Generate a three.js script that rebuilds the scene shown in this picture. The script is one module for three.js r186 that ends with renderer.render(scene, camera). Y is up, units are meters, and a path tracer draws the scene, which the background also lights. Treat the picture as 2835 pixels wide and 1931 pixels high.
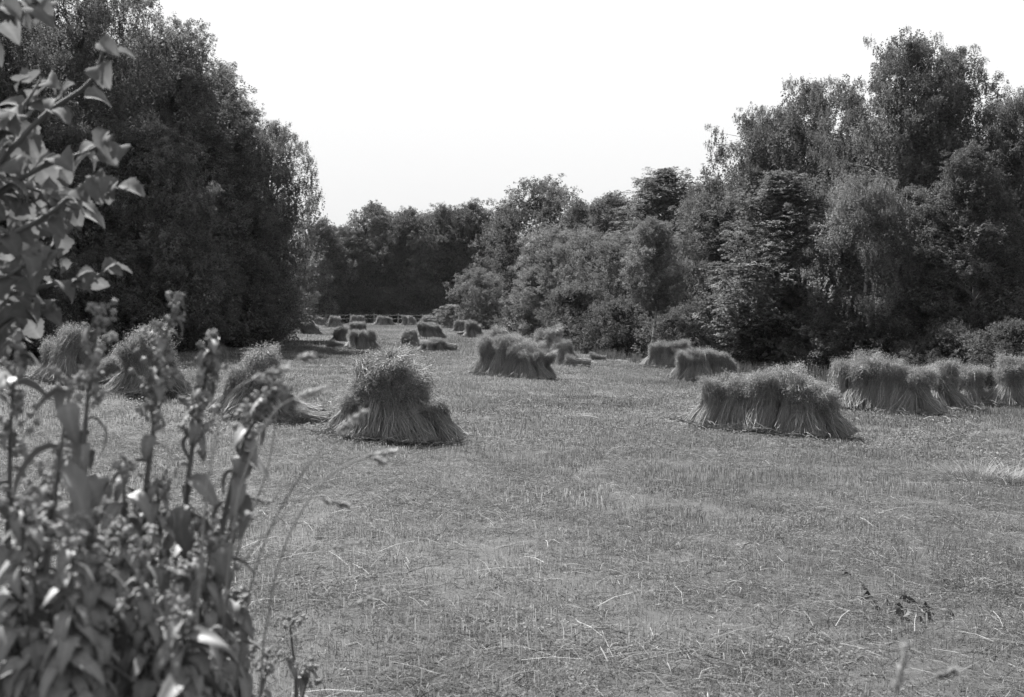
import * as THREE from 'three';
import { mergeGeometries } from 'three/addons/utils/BufferGeometryUtils.js';

// ---------------------------------------------------------------- camera, sky, sun, exposure
const F = 3000, W = 2835, H = 1931, HOR = 841, CY = 2.2;      // photograph's pixels; horizon row; eye height above the field
const scene = new THREE.Scene();
const camera = new THREE.PerspectiveCamera(2 * Math.atan(H / 2 / F) * 180 / Math.PI, W / H, 0.1, 4000);
camera.position.set(0, CY, 0);
camera.lookAt(0, CY, -10);
camera.setViewOffset(W, H, 0, H / 2 - HOR, W, H);
camera.focus = 19; camera.userData.fStop = 4.8;

const SKY_LEVEL = 0.205, SUN_LEVEL = 5.0, EXPOSURE = 5.0;
{ // pale, evenly hazy summer sky, a little duller at the very horizon
  const w = 256, h = 128, data = new Float32Array(w * h * 4);
  for (let j = 0; j < h; j++) {
    const el = ((j + 0.5) / h - 0.5) * 180, t = Math.min(1, Math.max(0, el / 20));
    const v = SKY_LEVEL * (0.76 + 0.30 * t * (2 - t));
    for (let i = 0; i < w; i++) { const k = (j * w + i) * 4; data[k] = v * 0.998; data[k + 1] = v; data[k + 2] = v * 1.002; data[k + 3] = 1; }
  }
  const sky = new THREE.DataTexture(data, w, h, THREE.RGBAFormat, THREE.FloatType);
  sky.mapping = THREE.EquirectangularReflectionMapping; sky.magFilter = THREE.LinearFilter; sky.needsUpdate = true;
  scene.background = sky; scene.environment = sky;
}
const sun = new THREE.DirectionalLight(new THREE.Color().setRGB(1, 0.995, 0.985), SUN_LEVEL);
sun.position.set(-0.56 * 60, 1.28 * 60, -0.82 * 60 - 40); sun.target.position.set(0, 0, -40);
sun.castShadow = true; sun.shadow.mapSize.set(2048, 2048);
Object.assign(sun.shadow.camera, { left: -80, right: 80, top: 80, bottom: -80, near: 1, far: 300 });
scene.add(sun, sun.target);
const renderer = new THREE.WebGLRenderer({ antialias: true });
renderer.toneMapping = THREE.LinearToneMapping; renderer.toneMappingExposure = EXPOSURE;
renderer.shadowMap.enabled = true;
scene.fog = new THREE.FogExp2(new THREE.Color().setRGB(0.9, 0.9, 0.9), 0.00004);

// ---------------------------------------------------------------- helpers
function rng(seed) { let a = seed >>> 0; return () => { a = (a + 0x6D2B79F5) | 0; let t = Math.imul(a ^ (a >>> 15), 1 | a); t = (t + Math.imul(t ^ (t >>> 7), 61 | t)) ^ t; return ((t ^ (t >>> 14)) >>> 0) / 4294967296; }; }
const V = (x, y, z) => new THREE.Vector3(x, y, z);
const mixf = (a, b, t) => a + (b - a) * t;
const sstep = (a, b, x) => { const t = Math.min(1, Math.max(0, (x - a) / (b - a))); return t * t * (3 - 2 * t); };
const grey = (v) => new THREE.Color().setRGB(v, v, v);
function hash2(i, j) { let n = Math.imul(i, 374761393) ^ Math.imul(j, 668265263); n = Math.imul(n ^ (n >>> 13), 1274126177); return ((n ^ (n >>> 16)) >>> 0) / 4294967296; }
function vnoise(x, y) { const i = Math.floor(x), j = Math.floor(y), u = x - i, v = y - j, s = u * u * (3 - 2 * u), t = v * v * (3 - 2 * v); return mixf(mixf(hash2(i, j), hash2(i + 1, j), s), mixf(hash2(i, j + 1), hash2(i + 1, j + 1), s), t); }
const fbm = (x, y) => 0.5 * vnoise(x, y) + 0.3 * vnoise(x * 2.1 + 7, y * 2.1 + 3) + 0.2 * vnoise(x * 4.3 + 1, y * 4.3 + 9);

// height of the ground: nearly level field, a little higher on the left, with the weedy bank the photographer stands on
function ground(x, z) {
  const d = -z;
  let y = -0.028 * Math.max(-14, Math.min(14, x)) * (1 - sstep(50, 95, d));
  y += 0.2 * sstep(-3.5, -8, x) * (1 - sstep(30, 55, d));
  y += 0.05 * (vnoise(x * 0.35 + 40, d * 0.35) - 0.5) + 0.02 * (vnoise(x * 1.3, d * 1.3 + 20) - 0.5);
  y += 0.75 * (1 - sstep(2.3, 4.6, d));
  return y;
}
// where the ray through a pixel meets the ground
function onGround(px, py) {
  let lo = 1, hi = 400; const kx = (px - W / 2) / F, ky = (HOR - py) / F;
  for (let d = 4.4; d < 400; d *= 1.01) { if (CY + ky * d < ground(kx * d, -d)) { hi = d; lo = d / 1.01; break; } }
  for (let k = 0; k < 20; k++) { const m = (lo + hi) / 2; if (CY + ky * m < ground(kx * m, -m)) hi = m; else lo = m; }
  return V(kx * hi, ground(kx * hi, -hi), -hi);
}
const at = (px, py, d) => V((px - W / 2) / F * d, CY + (HOR - py) / F * d, -d);
const standing = (px, d) => { const x = (px - W / 2) / F * d; return V(x, ground(x, -d), -d); };

const taken = {};
function numbered(name) { const n = taken[name] = (taken[name] ?? -1) + 1; return n ? `${name}_${String(n).padStart(3, '0')}` : name; }
function thing(o, name, label, category, group) { o.name = numbered(name); o.userData.label = label; o.userData.category = category; if (group) o.userData.group = group; scene.add(o); return o; }
function part(parent, name, geo, mat, label) { const m = new THREE.Mesh(geo, mat); m.name = name; if (label) m.userData.label = label; m.castShadow = m.receiveShadow = true; parent.add(m); return m; }
function copies(name, geo, mat, mats, tones) {
  const m = new THREE.InstancedMesh(geo, mat, mats.length); m.name = name; m.castShadow = m.receiveShadow = true; m.userData.kind = 'stuff';
  mats.forEach((x, i) => m.setMatrixAt(i, x));
  if (tones) tones.forEach((t, i) => m.setColorAt(i, grey(t)));
  return m;
}
// collects triangles with a grey tone per vertex
class Soup {
  constructor() { this.p = []; this.c = []; this.i = []; }
  v(x, y, z, t = 1) { this.p.push(x, y, z); this.c.push(t, t, t); return this.p.length / 3 - 1; }
  tri(a, b, c) { this.i.push(a, b, c); }
  // flat strip along points, w = half width, side = direction across
  ribbon(pts, w, side, t = 1, taper = 0.5) {
    let a, b; const n = pts.length;
    pts.forEach((p, k) => {
      const q = w * (1 - (1 - taper) * k / (n - 1));
      const c = this.v(p.x - side.x * q, p.y - side.y * q, p.z - side.z * q, t), e = this.v(p.x + side.x * q, p.y + side.y * q, p.z + side.z * q, t);
      if (k) { this.tri(a, b, c); this.tri(b, e, c); }
      a = c; b = e;
    });
  }
  // diamond leaf: base point, axis (length included), side (half width included)
  leaf(p, ax, sd, t = 1, fold = 0.25) {
    const n = V().crossVectors(ax, sd).normalize().multiplyScalar(sd.length() * fold);
    const a = this.v(p.x, p.y, p.z, t), m = 0.45;
    const b = this.v(p.x + ax.x * m + sd.x + n.x, p.y + ax.y * m + sd.y + n.y, p.z + ax.z * m + sd.z + n.z, t);
    const c = this.v(p.x + ax.x, p.y + ax.y, p.z + ax.z, t);
    const d = this.v(p.x + ax.x * m - sd.x + n.x, p.y + ax.y * m - sd.y + n.y, p.z + ax.z * m - sd.z + n.z, t);
    this.tri(a, b, c); this.tri(a, c, d);
  }
  geo() {
    const g = new THREE.BufferGeometry();
    g.setAttribute('position', new THREE.Float32BufferAttribute(this.p, 3)); g.setAttribute('color', new THREE.Float32BufferAttribute(this.c, 3));
    g.setIndex(this.i); g.computeVertexNormals(); return g;
  }
}
// tapered tube through points; radii per point
function tube(pts, radii, sides = 6, tone = 1) {
  const s = new Soup(); let prev = [];
  const n = V(), b = V(), t = V();
  pts.forEach((p, k) => {
    t.subVectors(pts[Math.min(k + 1, pts.length - 1)], pts[Math.max(k - 1, 0)]).normalize();
    n.set(0.31, 0.12, 0.94).cross(t).normalize(); b.crossVectors(t, n);
    const ring = [];
    for (let j = 0; j < sides; j++) { const a = j / sides * Math.PI * 2, c = Math.cos(a) * radii[k], e = Math.sin(a) * radii[k]; ring.push(s.v(p.x + n.x * c + b.x * e, p.y + n.y * c + b.y * e, p.z + n.z * c + b.z * e, tone)); }
    if (k) for (let j = 0; j < sides; j++) { const q = (j + 1) % sides; s.tri(prev[j], prev[q], ring[j]); s.tri(prev[q], ring[q], ring[j]); }
    prev = ring;
  });
  const tip = pts[pts.length - 1], e = s.v(tip.x, tip.y, tip.z, tone);
  for (let j = 0; j < sides; j++) s.tri(prev[j], prev[(j + 1) % sides], e);
  return s.geo();
}
const randDir = (r) => { const z = r() * 2 - 1, a = r() * 6.2832, q = Math.sqrt(1 - z * z); return V(q * Math.cos(a), z, q * Math.sin(a)); };
function leafMat(v, trans = 0.3, rough = 1) { if (trans > 0) rough = 1; return new THREE.MeshPhysicalMaterial({ color: grey(v), roughness: rough, transmission: trans, thickness: 0, side: THREE.DoubleSide, vertexColors: true, specularIntensity: 0.2 }); }
function flatMat(v, rough = 0.85) { return new THREE.MeshStandardMaterial({ color: grey(v), roughness: rough, side: THREE.DoubleSide, vertexColors: true }); }
function noiseTex(size, f) {
  const d = new Uint8Array(size * size * 4);
  for (let j = 0; j < size; j++) for (let i = 0; i < size; i++) { const v = Math.max(0, Math.min(255, f(i / size, j / size) * 255)), k = (j * size + i) * 4; d[k] = d[k + 1] = d[k + 2] = v; d[k + 3] = 255; }
  const t = new THREE.DataTexture(d, size, size); t.wrapS = t.wrapT = THREE.RepeatWrapping; t.magFilter = THREE.LinearFilter; t.colorSpace = THREE.SRGBColorSpace; t.needsUpdate = true; return t;
}

// ---------------------------------------------------------------- the ground
// edges of the field as x at distance d
function leftEdge(d) { const k = [[0, -30], [24, -17], [34, -13.2], [46, -11.6], [56, -14], [80, -18], [110, -24], [400, -60]]; for (let i = 1; i < k.length; i++) if (d < k[i][0]) return mixf(k[i - 1][1], k[i][1], (d - k[i - 1][0]) / (k[i][0] - k[i - 1][0])); return -60; }
function rightEdge(d) { const k = [[0, 22], [24, 15.5], [30, 12], [36, 8.6], [42, 5.4], [46, 3.6], [60, 1.8], [75, 0.6], [95, -1.2], [112, -3], [400, -10]]; for (let i = 1; i < k.length; i++) if (d < k[i][0]) return mixf(k[i - 1][1], k[i][1], (d - k[i - 1][0]) / (k[i][0] - k[i - 1][0])); return -10; }
const fieldness = (x, d) => sstep(0, 1.2, x - leftEdge(d)) * sstep(0, 1.2, rightEdge(d) - x) * (1 - sstep(117, 119, d));
{
  const nx = 240, nz = 300, s = new Soup(), uv = [];
  const warp = (u) => Math.sign(u) * (30 * Math.abs(u) + 900 * Math.pow(Math.abs(u), 6));
  for (let j = 0; j <= nz; j++) {
    const q = j / nz, d = -6 + 140 * Math.pow(q, 1.7) + 1600 * Math.pow(q, 14);
    for (let i = 0; i <= nx; i++) {
      const x = warp(i / nx * 2 - 1) , y = ground(x, -d);
      const f = fieldness(x, d), m = fbm(x * 0.9, d * 0.9), m2 = fbm(x * 0.25 + 9, d * 0.25);
      s.v(x, y, -d, mixf(0.32, 0.75 + 0.5 * m * (0.6 + 0.8 * m2), f)); uv.push(x / 1.5, d / 1.5);
      if (i && j) { const a = j * (nx + 1) + i; s.tri(a - 1, a, a - nx - 2); s.tri(a, a - nx - 1, a - nx - 2); }
    }
  }
  const g = s.geo(); g.setAttribute('uv', new THREE.Float32BufferAttribute(uv, 2));
  const r = rng(4), sp = 512, buf = new Float32Array(sp * sp).fill(0.52);
  for (let k = 0; k < 9000; k++) { // crossing bits of straw and dead leaf in the litter
    const x0 = r() * sp, y0 = r() * sp, a = r() * 6.28, L = 4 + r() * 26, t = 0.3 + r() * 0.5;
    for (let q = 0; q < L; q += 0.7) { const i = Math.floor(x0 + Math.cos(a) * q) & (sp - 1), j = Math.floor(y0 + Math.sin(a) * q) & (sp - 1); buf[j * sp + i] = t; }
  }
  const tex = noiseTex(sp, (u, v) => buf[(Math.floor(v * sp) & (sp - 1)) * sp + (Math.floor(u * sp) & (sp - 1))]);
  const m = new THREE.Mesh(g, new THREE.MeshStandardMaterial({ color: grey(0.055), map: tex, roughness: 0.95, vertexColors: true }));
  m.name = 'field_ground'; m.userData.kind = 'structure'; m.receiveShadow = true; scene.add(m);
}

// ---------------------------------------------------------------- stubble, undergrowth, loose straw
const stubbleMat = leafMat(0.15, 0.4), cloverMat = leafMat(0.08, 0.25), strawMat = flatMat(0.15, 0.85);
function stubblePatch(seed, size, n, hgt, wid, share = 0.35, mat = 0) { // cut stalks and short grass blades
  const r = rng(seed), s = new Soup();
  for (let k = 0; k < n; k++) {
    const x = (r() - 0.5) * size, z = (r() - 0.5) * size, a = r() * 6.28, stub = r() < share;
    const h = hgt * (stub ? 0.7 + 0.5 * r() : 0.35 + 0.75 * r()), lean = stub ? 0.12 : 0.55 + mat * 2, la = r() * 6.28;
    const w = wid * (0.6 + 0.8 * r()), sd = V(Math.cos(a), 0, Math.sin(a)), t = stub ? 0.8 + 0.5 * r() : 0.35 + 0.45 * r();
    const dx = Math.cos(la) * lean * h * r(), dz = Math.sin(la) * lean * h * r();
    if (stub) s.ribbon([V(x, -0.01, z), V(x + dx, h, z + dz)], w, sd, t, 0.9);
    else { const a0 = s.v(x - sd.x * w, -0.01, z - sd.z * w, t), b0 = s.v(x + sd.x * w, -0.01, z + sd.z * w, t), c0 = s.v(x + dx, h, z + dz, t); s.tri(a0, b0, c0); }
  }
  return s.geo();
}
function mattedPatch(seed, size, n, len, wid) { // trodden grass lying every way
  const r = rng(seed), s = new Soup();
  for (let k = 0; k < n; k++) {
    const x = (r() - 0.5) * size, z = (r() - 0.5) * size, a = r() * 6.28, L = len * (0.3 + r()), y = 0.005 + 0.05 * r() * r(), up = 0.035 * r(), b = a + (r() - 0.5) * 1.8, t = r() < 0.1 ? 1.1 + 0.5 * r() : 0.25 + 0.55 * r();
    const p1 = V(x + Math.cos(a) * L * 0.5, y + up, z + Math.sin(a) * L * 0.5), p2 = V(p1.x + Math.cos(b) * L * 0.5, Math.max(0.01, y + up * 0.4), p1.z + Math.sin(b) * L * 0.5), tl = (r() - 0.5) * 2.4;
    s.ribbon([V(x, y, z), p1, p2], wid * (0.6 + 0.8 * r()), V(-Math.sin(a) * Math.cos(tl), Math.sin(tl), Math.cos(a) * Math.cos(tl)), t, 0.3);
  }
  return s.geo();
}
function cloverPatch(seed, size, n, hgt, rad) { // undersown clover and other small broad leaves
  const r = rng(seed), s = new Soup();
  for (let k = 0; k < n; k++) {
    const p = V((r() - 0.5) * size, hgt * (0.15 + 0.85 * r()), (r() - 0.5) * size), a = r() * 6.28, q = rad * (0.6 + 0.9 * r());
    const up = V((r() - 0.5) * 1.1, 1, (r() - 0.5) * 1.1).normalize(), ax = V(Math.cos(a), 0, Math.sin(a)).cross(up).normalize(), sd = V().crossVectors(up, ax);
    s.leaf(p, ax.multiplyScalar(q * 2), sd.multiplyScalar(q * 0.8), 0.55 + 0.9 * r());
  }
  return s.geo();
}
function strawPatch(seed, size, n, len, wid) {
  const r = rng(seed), s = new Soup();
  for (let k = 0; k < n; k++) {
    const x = (r() - 0.5) * size, z = (r() - 0.5) * size, a = r() * 6.28, L = len * (0.25 + r()), y = 0.03 + 0.06 * r(), dy = (r() - 0.5) * 0.10, bend = (r() - 0.5) * 0.35 * L;
    const ux = Math.cos(a), uz = Math.sin(a), tlt = r() * 3.1, sd = V(-uz * Math.cos(tlt), Math.sin(tlt), ux * Math.cos(tlt));
    s.ribbon([V(x, y, z), V(x + ux * L * 0.5 - uz * bend * 0.4, y + dy * 0.5 + 0.012, z + uz * L * 0.5 + ux * bend * 0.4), V(x + ux * L, Math.max(0.02, y + dy), z + uz * L)], wid * (0.7 + 0.6 * r()), sd, 0.4 + 0.7 * r(), 0.8);
  }
  return s.geo();
}
function scatter(name, geos, mat, d0, d1, step, opt) {
  const r = rng(opt.seed), lists = geos.map(() => [[], []]);
  const M = new THREE.Matrix4(), Q = new THREE.Quaternion(), E = new THREE.Euler();
  for (let d = d0; d < d1; d += step) {
    const half = d * 0.52 + 1.5;
    for (let x = -half; x < half; x += step) {
      const jx = x + (r() - 0.5) * step, jd = d + (r() - 0.5) * step, keep = r(), tone = r(), sc = r();
      if (jd < 4.2) continue;
      const f = fieldness(jx, jd); if (f < 0.5) continue;
      const dens = opt.density(jx, jd); if (keep > dens) continue;
      E.set(0, r() * 6.28, 0); Q.setFromEuler(E); const k = 0.8 + 0.45 * sc;
      const hh = k * (opt.height ? opt.height(jx, jd) : 1);
      M.compose(V(jx, ground(jx, -jd), -jd), Q, V(k, hh, k));
      const q = Math.floor(r() * geos.length); lists[q][0].push(M.clone()); lists[q][1].push(opt.tone ? opt.tone(jx, jd) * (0.85 + 0.3 * tone) : 0.8 + 0.4 * tone);
    }
  }
  geos.forEach((g, i) => { const m = copies(numbered(name), g, mat, lists[i][0], lists[i][1]); m.userData.label = opt.label[i]; m.userData.category = opt.category; scene.add(m); });
}
{
  const patchy = (x, d) => fbm(x * 0.7 + 30, d * 0.5 + 5), broad = (x, d) => fbm(x * 0.16 + 3, d * 0.12 + 8);
  const stubbleTone = (x, d) => 0.4 + 1.0 * broad(x, d) + 0.5 * (patchy(x * 2, d * 2) - 0.5);
  const hvar = (x, d) => 0.35 + 1.3 * patchy(x, d);
  scatter('stubble', [stubblePatch(11, 0.55, 210, 0.06, 0.0024, 0.14, 0.8), stubblePatch(12, 0.55, 230, 0.075, 0.0024, 0.16, 0.5)], stubbleMat, 4.2, 24, 0.42, { seed: 1, density: (x, d) => 1 - sstep(13, 23, d + 6 * (patchy(x, d) - 0.5)), height: hvar, tone: stubbleTone, label: ['short cut stubble stalks in the front of the field', 'mixed short stubble and grass blades in the front of the field'], category: 'stubble' });
  scatter('stubble', [stubblePatch(13, 1.1, 520, 0.06, 0.005), stubblePatch(14, 1.1, 520, 0.07, 0.005)], stubbleMat, 9, 46, 0.85, { seed: 2, density: (x, d) => sstep(9, 21, d + 6 * (patchy(x, d) - 0.5)), height: hvar, tone: stubbleTone, label: ['cut stubble in the middle of the field around the stooks', 'stubble and grass in the middle of the field between stooks'], category: 'stubble' });
  scatter('stubble', [stubblePatch(15, 2.2, 700, 0.09, 0.012)], stubbleMat, 46, 118, 1.7, { seed: 3, density: () => 1, height: hvar, tone: stubbleTone, label: ['pale stubble at the far end of the field'], category: 'stubble' });
  scatter('matted_grass', [mattedPatch(16, 0.6, 230, 0.14, 0.0022), mattedPatch(17, 0.6, 200, 0.2, 0.002)], stubbleMat, 4.2, 22, 0.42, { seed: 8, density: (x, d) => (0.2 + 0.9 * patchy(x * 1.1 + 11, d * 1.2)) * (1 - sstep(13, 22, d)), label: ['trodden grass lying matted between the front stubble', 'long limp grass lying between the front stubble'], category: 'grass' });
  scatter('ground_cover', [cloverPatch(21, 0.55, 150, 0.06, 0.007), cloverPatch(22, 0.55, 120, 0.075, 0.009)], cloverMat, 4.2, 17, 0.45, { seed: 4, density: (x, d) => 0.7 * sstep(0.35, 0.65, patchy(x * 1.3 + 50, d)) , height: hvar, label: ['low clover leaves among the front stubble', 'small broad leaves among the front stubble'], category: 'ground cover' });
  scatter('ground_cover', [cloverPatch(23, 1.1, 260, 0.06, 0.018)], cloverMat, 17, 46, 0.9, { seed: 5, density: (x, d) => sstep(0.25, 0.6, patchy(x * 1.3 + 50, d)), label: ['low leaves among the stubble around the stooks'], category: 'ground cover' });
  scatter('loose_straw', [strawPatch(31, 0.9, 36, 0.17, 0.0013), strawPatch(32, 0.9, 70, 0.09, 0.0013), strawPatch(33, 0.9, 10, 0.3, 0.0014)], strawMat, 4.2, 20, 0.5, { seed: 6, density: (x, d) => 0.12 + 0.85 * sstep(0.46, 0.64, patchy(x + 80, d * 1.4)), label: ['long loose straws strewn over the front stubble', 'broken straw bits strewn over the front stubble', 'single long straws lying on the front stubble'], category: 'straw' });
  scatter('loose_straw', [strawPatch(34, 1.6, 34, 0.32, 0.0036), strawPatch(35, 1.4, 44, 0.22, 0.0034)], strawMat, 20, 60, 1.4, { seed: 7, density: (x, d) => 0.12 + 0.75 * sstep(0.5, 0.72, patchy(x + 80, d * 1.4)), label: ['loose straw strewn between the middle stooks', 'short straw litter strewn between the middle stooks'], category: 'straw' });
}

// ---------------------------------------------------------------- sheaves and stooks
const sheafStraws = [0.12, 0.135, 0.15].map((v) => flatMat(v, 0.8)), sheafHeads = leafMat(0.18, 0.35), bandMat = flatMat(0.12, 0.9);
function sheafKit(seed, o) {
  const r = rng(seed), L = 1.12, s = new Soup(), hd = new Soup(), hb = 0.47, lay = (r() - 0.5) * 0.8;
  const r0 = o.r0, rw = o.rw, rt = o.rt;
  const bendA = r() * 6.28, bendK = 0.05 + 0.2 * r(), sag = (p) => { const t = Math.max(0, p.y / L - 0.3); p.x += Math.cos(bendA) * bendK * t * t * 2; p.z += Math.sin(bendA) * bendK * t * t * 2; p.y -= bendK * 0.35 * t * t; return p; };
  // inner mass of packed straw
  const prof = [[0, 0.5 * r0], [0.12, 0.48 * r0], [0.3, mixf(r0, rw, 0.55) * 0.5], [hb, rw * 0.6], [0.7, mixf(rw, rt, 0.5) * 0.5], [0.82, rt * 0.4], [0.9, rt * 0.15]];
  let prev = [];
  for (const [y, q] of prof) {
    const ring = []; for (let k = 0; k < 12; k++) { const a = k / 12 * 6.2832, j = 0.8 + 0.3 * r(), c = sag(V(Math.cos(a) * q * j, y * L, Math.sin(a) * q * j)); ring.push(s.v(c.x, c.y, c.z, 0.7)); }
    if (prev.length) for (let k = 0; k < 12; k++) { const e = (k + 1) % 12; s.tri(prev[k], ring[k], prev[e]); s.tri(prev[e], ring[k], ring[e]); }
    prev = ring;
  }
  for (let k = 0; k < o.straws; k++) {
    const a = r() * 6.2832, q = 0.45 + 0.6 * Math.sqrt(r()), tw = (r() - 0.5) * 1.1 + lay, stray = r() < 0.1 ? 1.15 + 0.35 * r() : 1;
    const P = (rad, y, da = 0) => V(Math.cos(a + da) * rad, y, Math.sin(a + da) * rad);
    const b0 = r0 * q * stray, w0 = rw * q, t0 = rt * q * (0.45 + 0.75 * r()), top = L * (0.70 + 0.36 * Math.pow(r(), 0.7)), flop = r() < 0.3;
    const pts = [P(b0, -0.015 + 0.02 * r(), tw), P(mixf(b0, w0, 0.58), 0.25 * L, tw * 0.6), P(w0, hb * L), P(mixf(w0, t0, 0.42), mixf(hb * L, top, 0.5), -tw * 0.3), P(t0, top, -tw * 0.6)];
    const bend = 0.05 + 0.10 * r(), ang = a - tw * 0.6; const tip = pts[4].clone().add(V(Math.cos(ang) * bend, flop ? -0.16 - 0.2 * r() : 0.05 - 0.11 * r(), Math.sin(ang) * bend));
    pts.push(tip);
    for (const j of [1, 3]) pts[j].add(V((r() - 0.5) * 0.13, (r() - 0.5) * 0.06, (r() - 0.5) * 0.13)); if (r() < 0.12) pts[0].add(V((r() - 0.5) * 0.4, 0.03, (r() - 0.5) * 0.4)); if (r() < 0.05) pts[4].add(V((r() - 0.5) * 0.3, -0.1 * r(), (r() - 0.5) * 0.3));
    pts.forEach(sag);
    const sa = a + (r() - 0.5) * 1.6, sd = V(-Math.sin(sa), 0, Math.cos(sa));
    s.ribbon(pts, o.w * (0.6 + 0.8 * r()), sd, r() < 0.12 ? 1.5 + 0.7 * r() : 0.55 + 0.6 * r(), 0.7);
    // loose oat panicle hanging about the straw's tip
    const tone = 0.55 + 0.85 * r();
    for (let e = 0; e < o.spikes; e++) {
      const f = r(), c = pts[3].clone().lerp(pts[4], 0.25 + 0.75 * f).lerp(tip, f * 0.9).add(randDir(r).multiplyScalar(0.03 + 0.07 * r())); c.y += 0.015;
      const dir = V((r() - 0.5) * 1.2, -0.7 + 1.1 * r(), (r() - 0.5) * 1.2).normalize(), sd2 = randDir(r).cross(dir).normalize();
      hd.leaf(c, dir.multiplyScalar(o.spike * (0.7 + 0.7 * r())), sd2.multiplyScalar(o.spike * 0.2), tone * (0.75 + 0.5 * r()), 0.6);
    }
  }
  const bandPts = []; for (let k = 0; k <= 14; k++) { const a = k / 14 * 6.2832; bandPts.push(V(Math.cos(a) * rw * 1.03, hb * L + 0.012 * Math.sin(a * 2 + seed), Math.sin(a) * rw * 1.03)); }
  return { straw: s.geo(), heads: hd.geo(), band: tube(bandPts, bandPts.map(() => 0.007), 5) };
}
const kitsNear = [1, 2, 3, 4, 5, 6].map((k) => sheafKit(100 + k, { r0: k > 4 ? 0.32 : 0.235 + 0.02 * (k % 3), rw: k > 4 ? 0.165 : 0.19, rt: 0.2 + 0.03 * (k % 2), straws: 640, w: 0.0032, spikes: 16, spike: 0.027 }));
const kitsFar = [1, 2, 3].map((k) => sheafKit(200 + k, { r0: 0.33, rw: 0.2, rt: 0.2, straws: 260, w: 0.008, spikes: 6, spike: 0.05 }));
function sheaf(parent, kit, pos, yaw, tiltDir, tilt, sc) {
  const m = part(parent, 'sheaf', kit.straw, sheafStraws[Math.floor(Math.abs(pos.x * 977 + yaw * 131)) % 3]);
  part(m, 'heads', kit.heads, sheafHeads); part(m, 'band', kit.band, bandMat);
  const axis = V(tiltDir.z, 0, -tiltDir.x).normalize();
  m.quaternion.setFromAxisAngle(axis, tilt).multiply(new THREE.Quaternion().setFromAxisAngle(V(0, 1, 0), yaw));
  m.position.copy(pos); m.scale.copy(sc);
  return m;
}
const feet = [];
// p0, p1: pixels of the two ends of its front foot; heights along it, in metres
function stook(name, label, group, p0, p1, o) {
  const r = rng(o.seed), A = onGround(...p0), B = onGround(...p1), depth = o.depth ?? 0.72;
  A.z -= depth * 0.5; B.z -= depth * 0.5;
  const g = new THREE.Group(); thing(g, name, label, 'stook', group); feet.push([A.clone(), B.clone(), depth]);
  const C = A.clone().lerp(B, 0.5); C.y = ground(C.x, C.z); g.position.copy(C);
  const ax = B.clone().sub(A); ax.y = 0; let len = ax.length(); ax.normalize(); const side = V(-ax.z, 0, ax.x); // side points to the camera
  if (side.z < 0) side.negate();
  const kits = o.far && -A.z > 75 ? kitsFar : kitsNear, inner = Math.max(0.05, len - 0.84), n = o.n ?? Math.max(1, Math.round(inner / 0.36) + 1);
  const put = (u, s, dirTilt, tilt, h, end) => {
    const p = A.clone().addScaledVector(ax, u).addScaledVector(side, s); p.y = ground(p.x, p.z);
    const k = h / 1.08, wd = Math.min(1.15, 0.55 + 0.45 * k) * (0.85 + 0.35 * r());
    sheaf(g, kits.length > 3 ? kits[end ? 4 + Math.floor(r() * 2) : Math.floor(r() * 4.6)] : kits[Math.floor(r() * kits.length)], p.sub(C), r() * 6.28, dirTilt, tilt, V(wd, k / Math.cos(tilt), wd));
  };
  const hAt = (f) => { const q = f * (o.h.length - 1), i = Math.min(o.h.length - 2, Math.floor(q)); return o.h.length < 2 ? o.h[0] : mixf(o.h[i], o.h[i + 1], q - i); };
  for (let k = 0; k < n; k++) {
    const f = n > 1 ? k / (n - 1) : 0.5, u = 0.42 + inner * f + (r() - 0.5) * 0.08;
    for (const sgn of [1, -1]) {
      const lean = side.clone().multiplyScalar(-sgn).addScaledVector(ax, ((o.peak ?? 0.5) - f) * (o.peak ? (o.pull ?? 3.2) : 0.8) + (r() - 0.5) * 1.3).normalize();
      put(u + (r() - 0.5) * 0.12, sgn * depth * 0.42, lean, 0.24 + 0.18 * r() + (o.peak ? 0.42 * Math.abs(o.peak - f) : 0), hAt(f) * (1 - (o.jag ?? 0.24) * 0.55 + (o.jag ?? 0.24) * r()));
    }
  }
  if (o.ends ?? true) { put(0.04, (r() - 0.5) * 0.2, ax, 0.5, hAt(0) * 0.84, true); put(len - 0.04, (r() - 0.5) * 0.15 + 0.1, ax.clone().negate(), 0.5, hAt(1) * 0.82, true); }
  return g;
}
function fallenSheaf(label, px, py, dirDeg, o = {}) {
  const P = onGround(px, py), g = new THREE.Group(), a = dirDeg * Math.PI / 180, kits = kitsNear, k = o.k ?? 1;
  thing(g, 'fallen_sheaf', label, 'sheaf', o.group); g.position.copy(P);
  const dir = V(Math.cos(a), 0, Math.sin(a)), tilt = o.tilt ?? 1.36;
  sheaf(g, kits[o.kit ?? 0], dir.clone().multiplyScalar(-0.5 * k).add(V(0, 0.15 * k, 0)), 1, dir, tilt, V(k * 0.85, k, k * 0.85));
}
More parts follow.
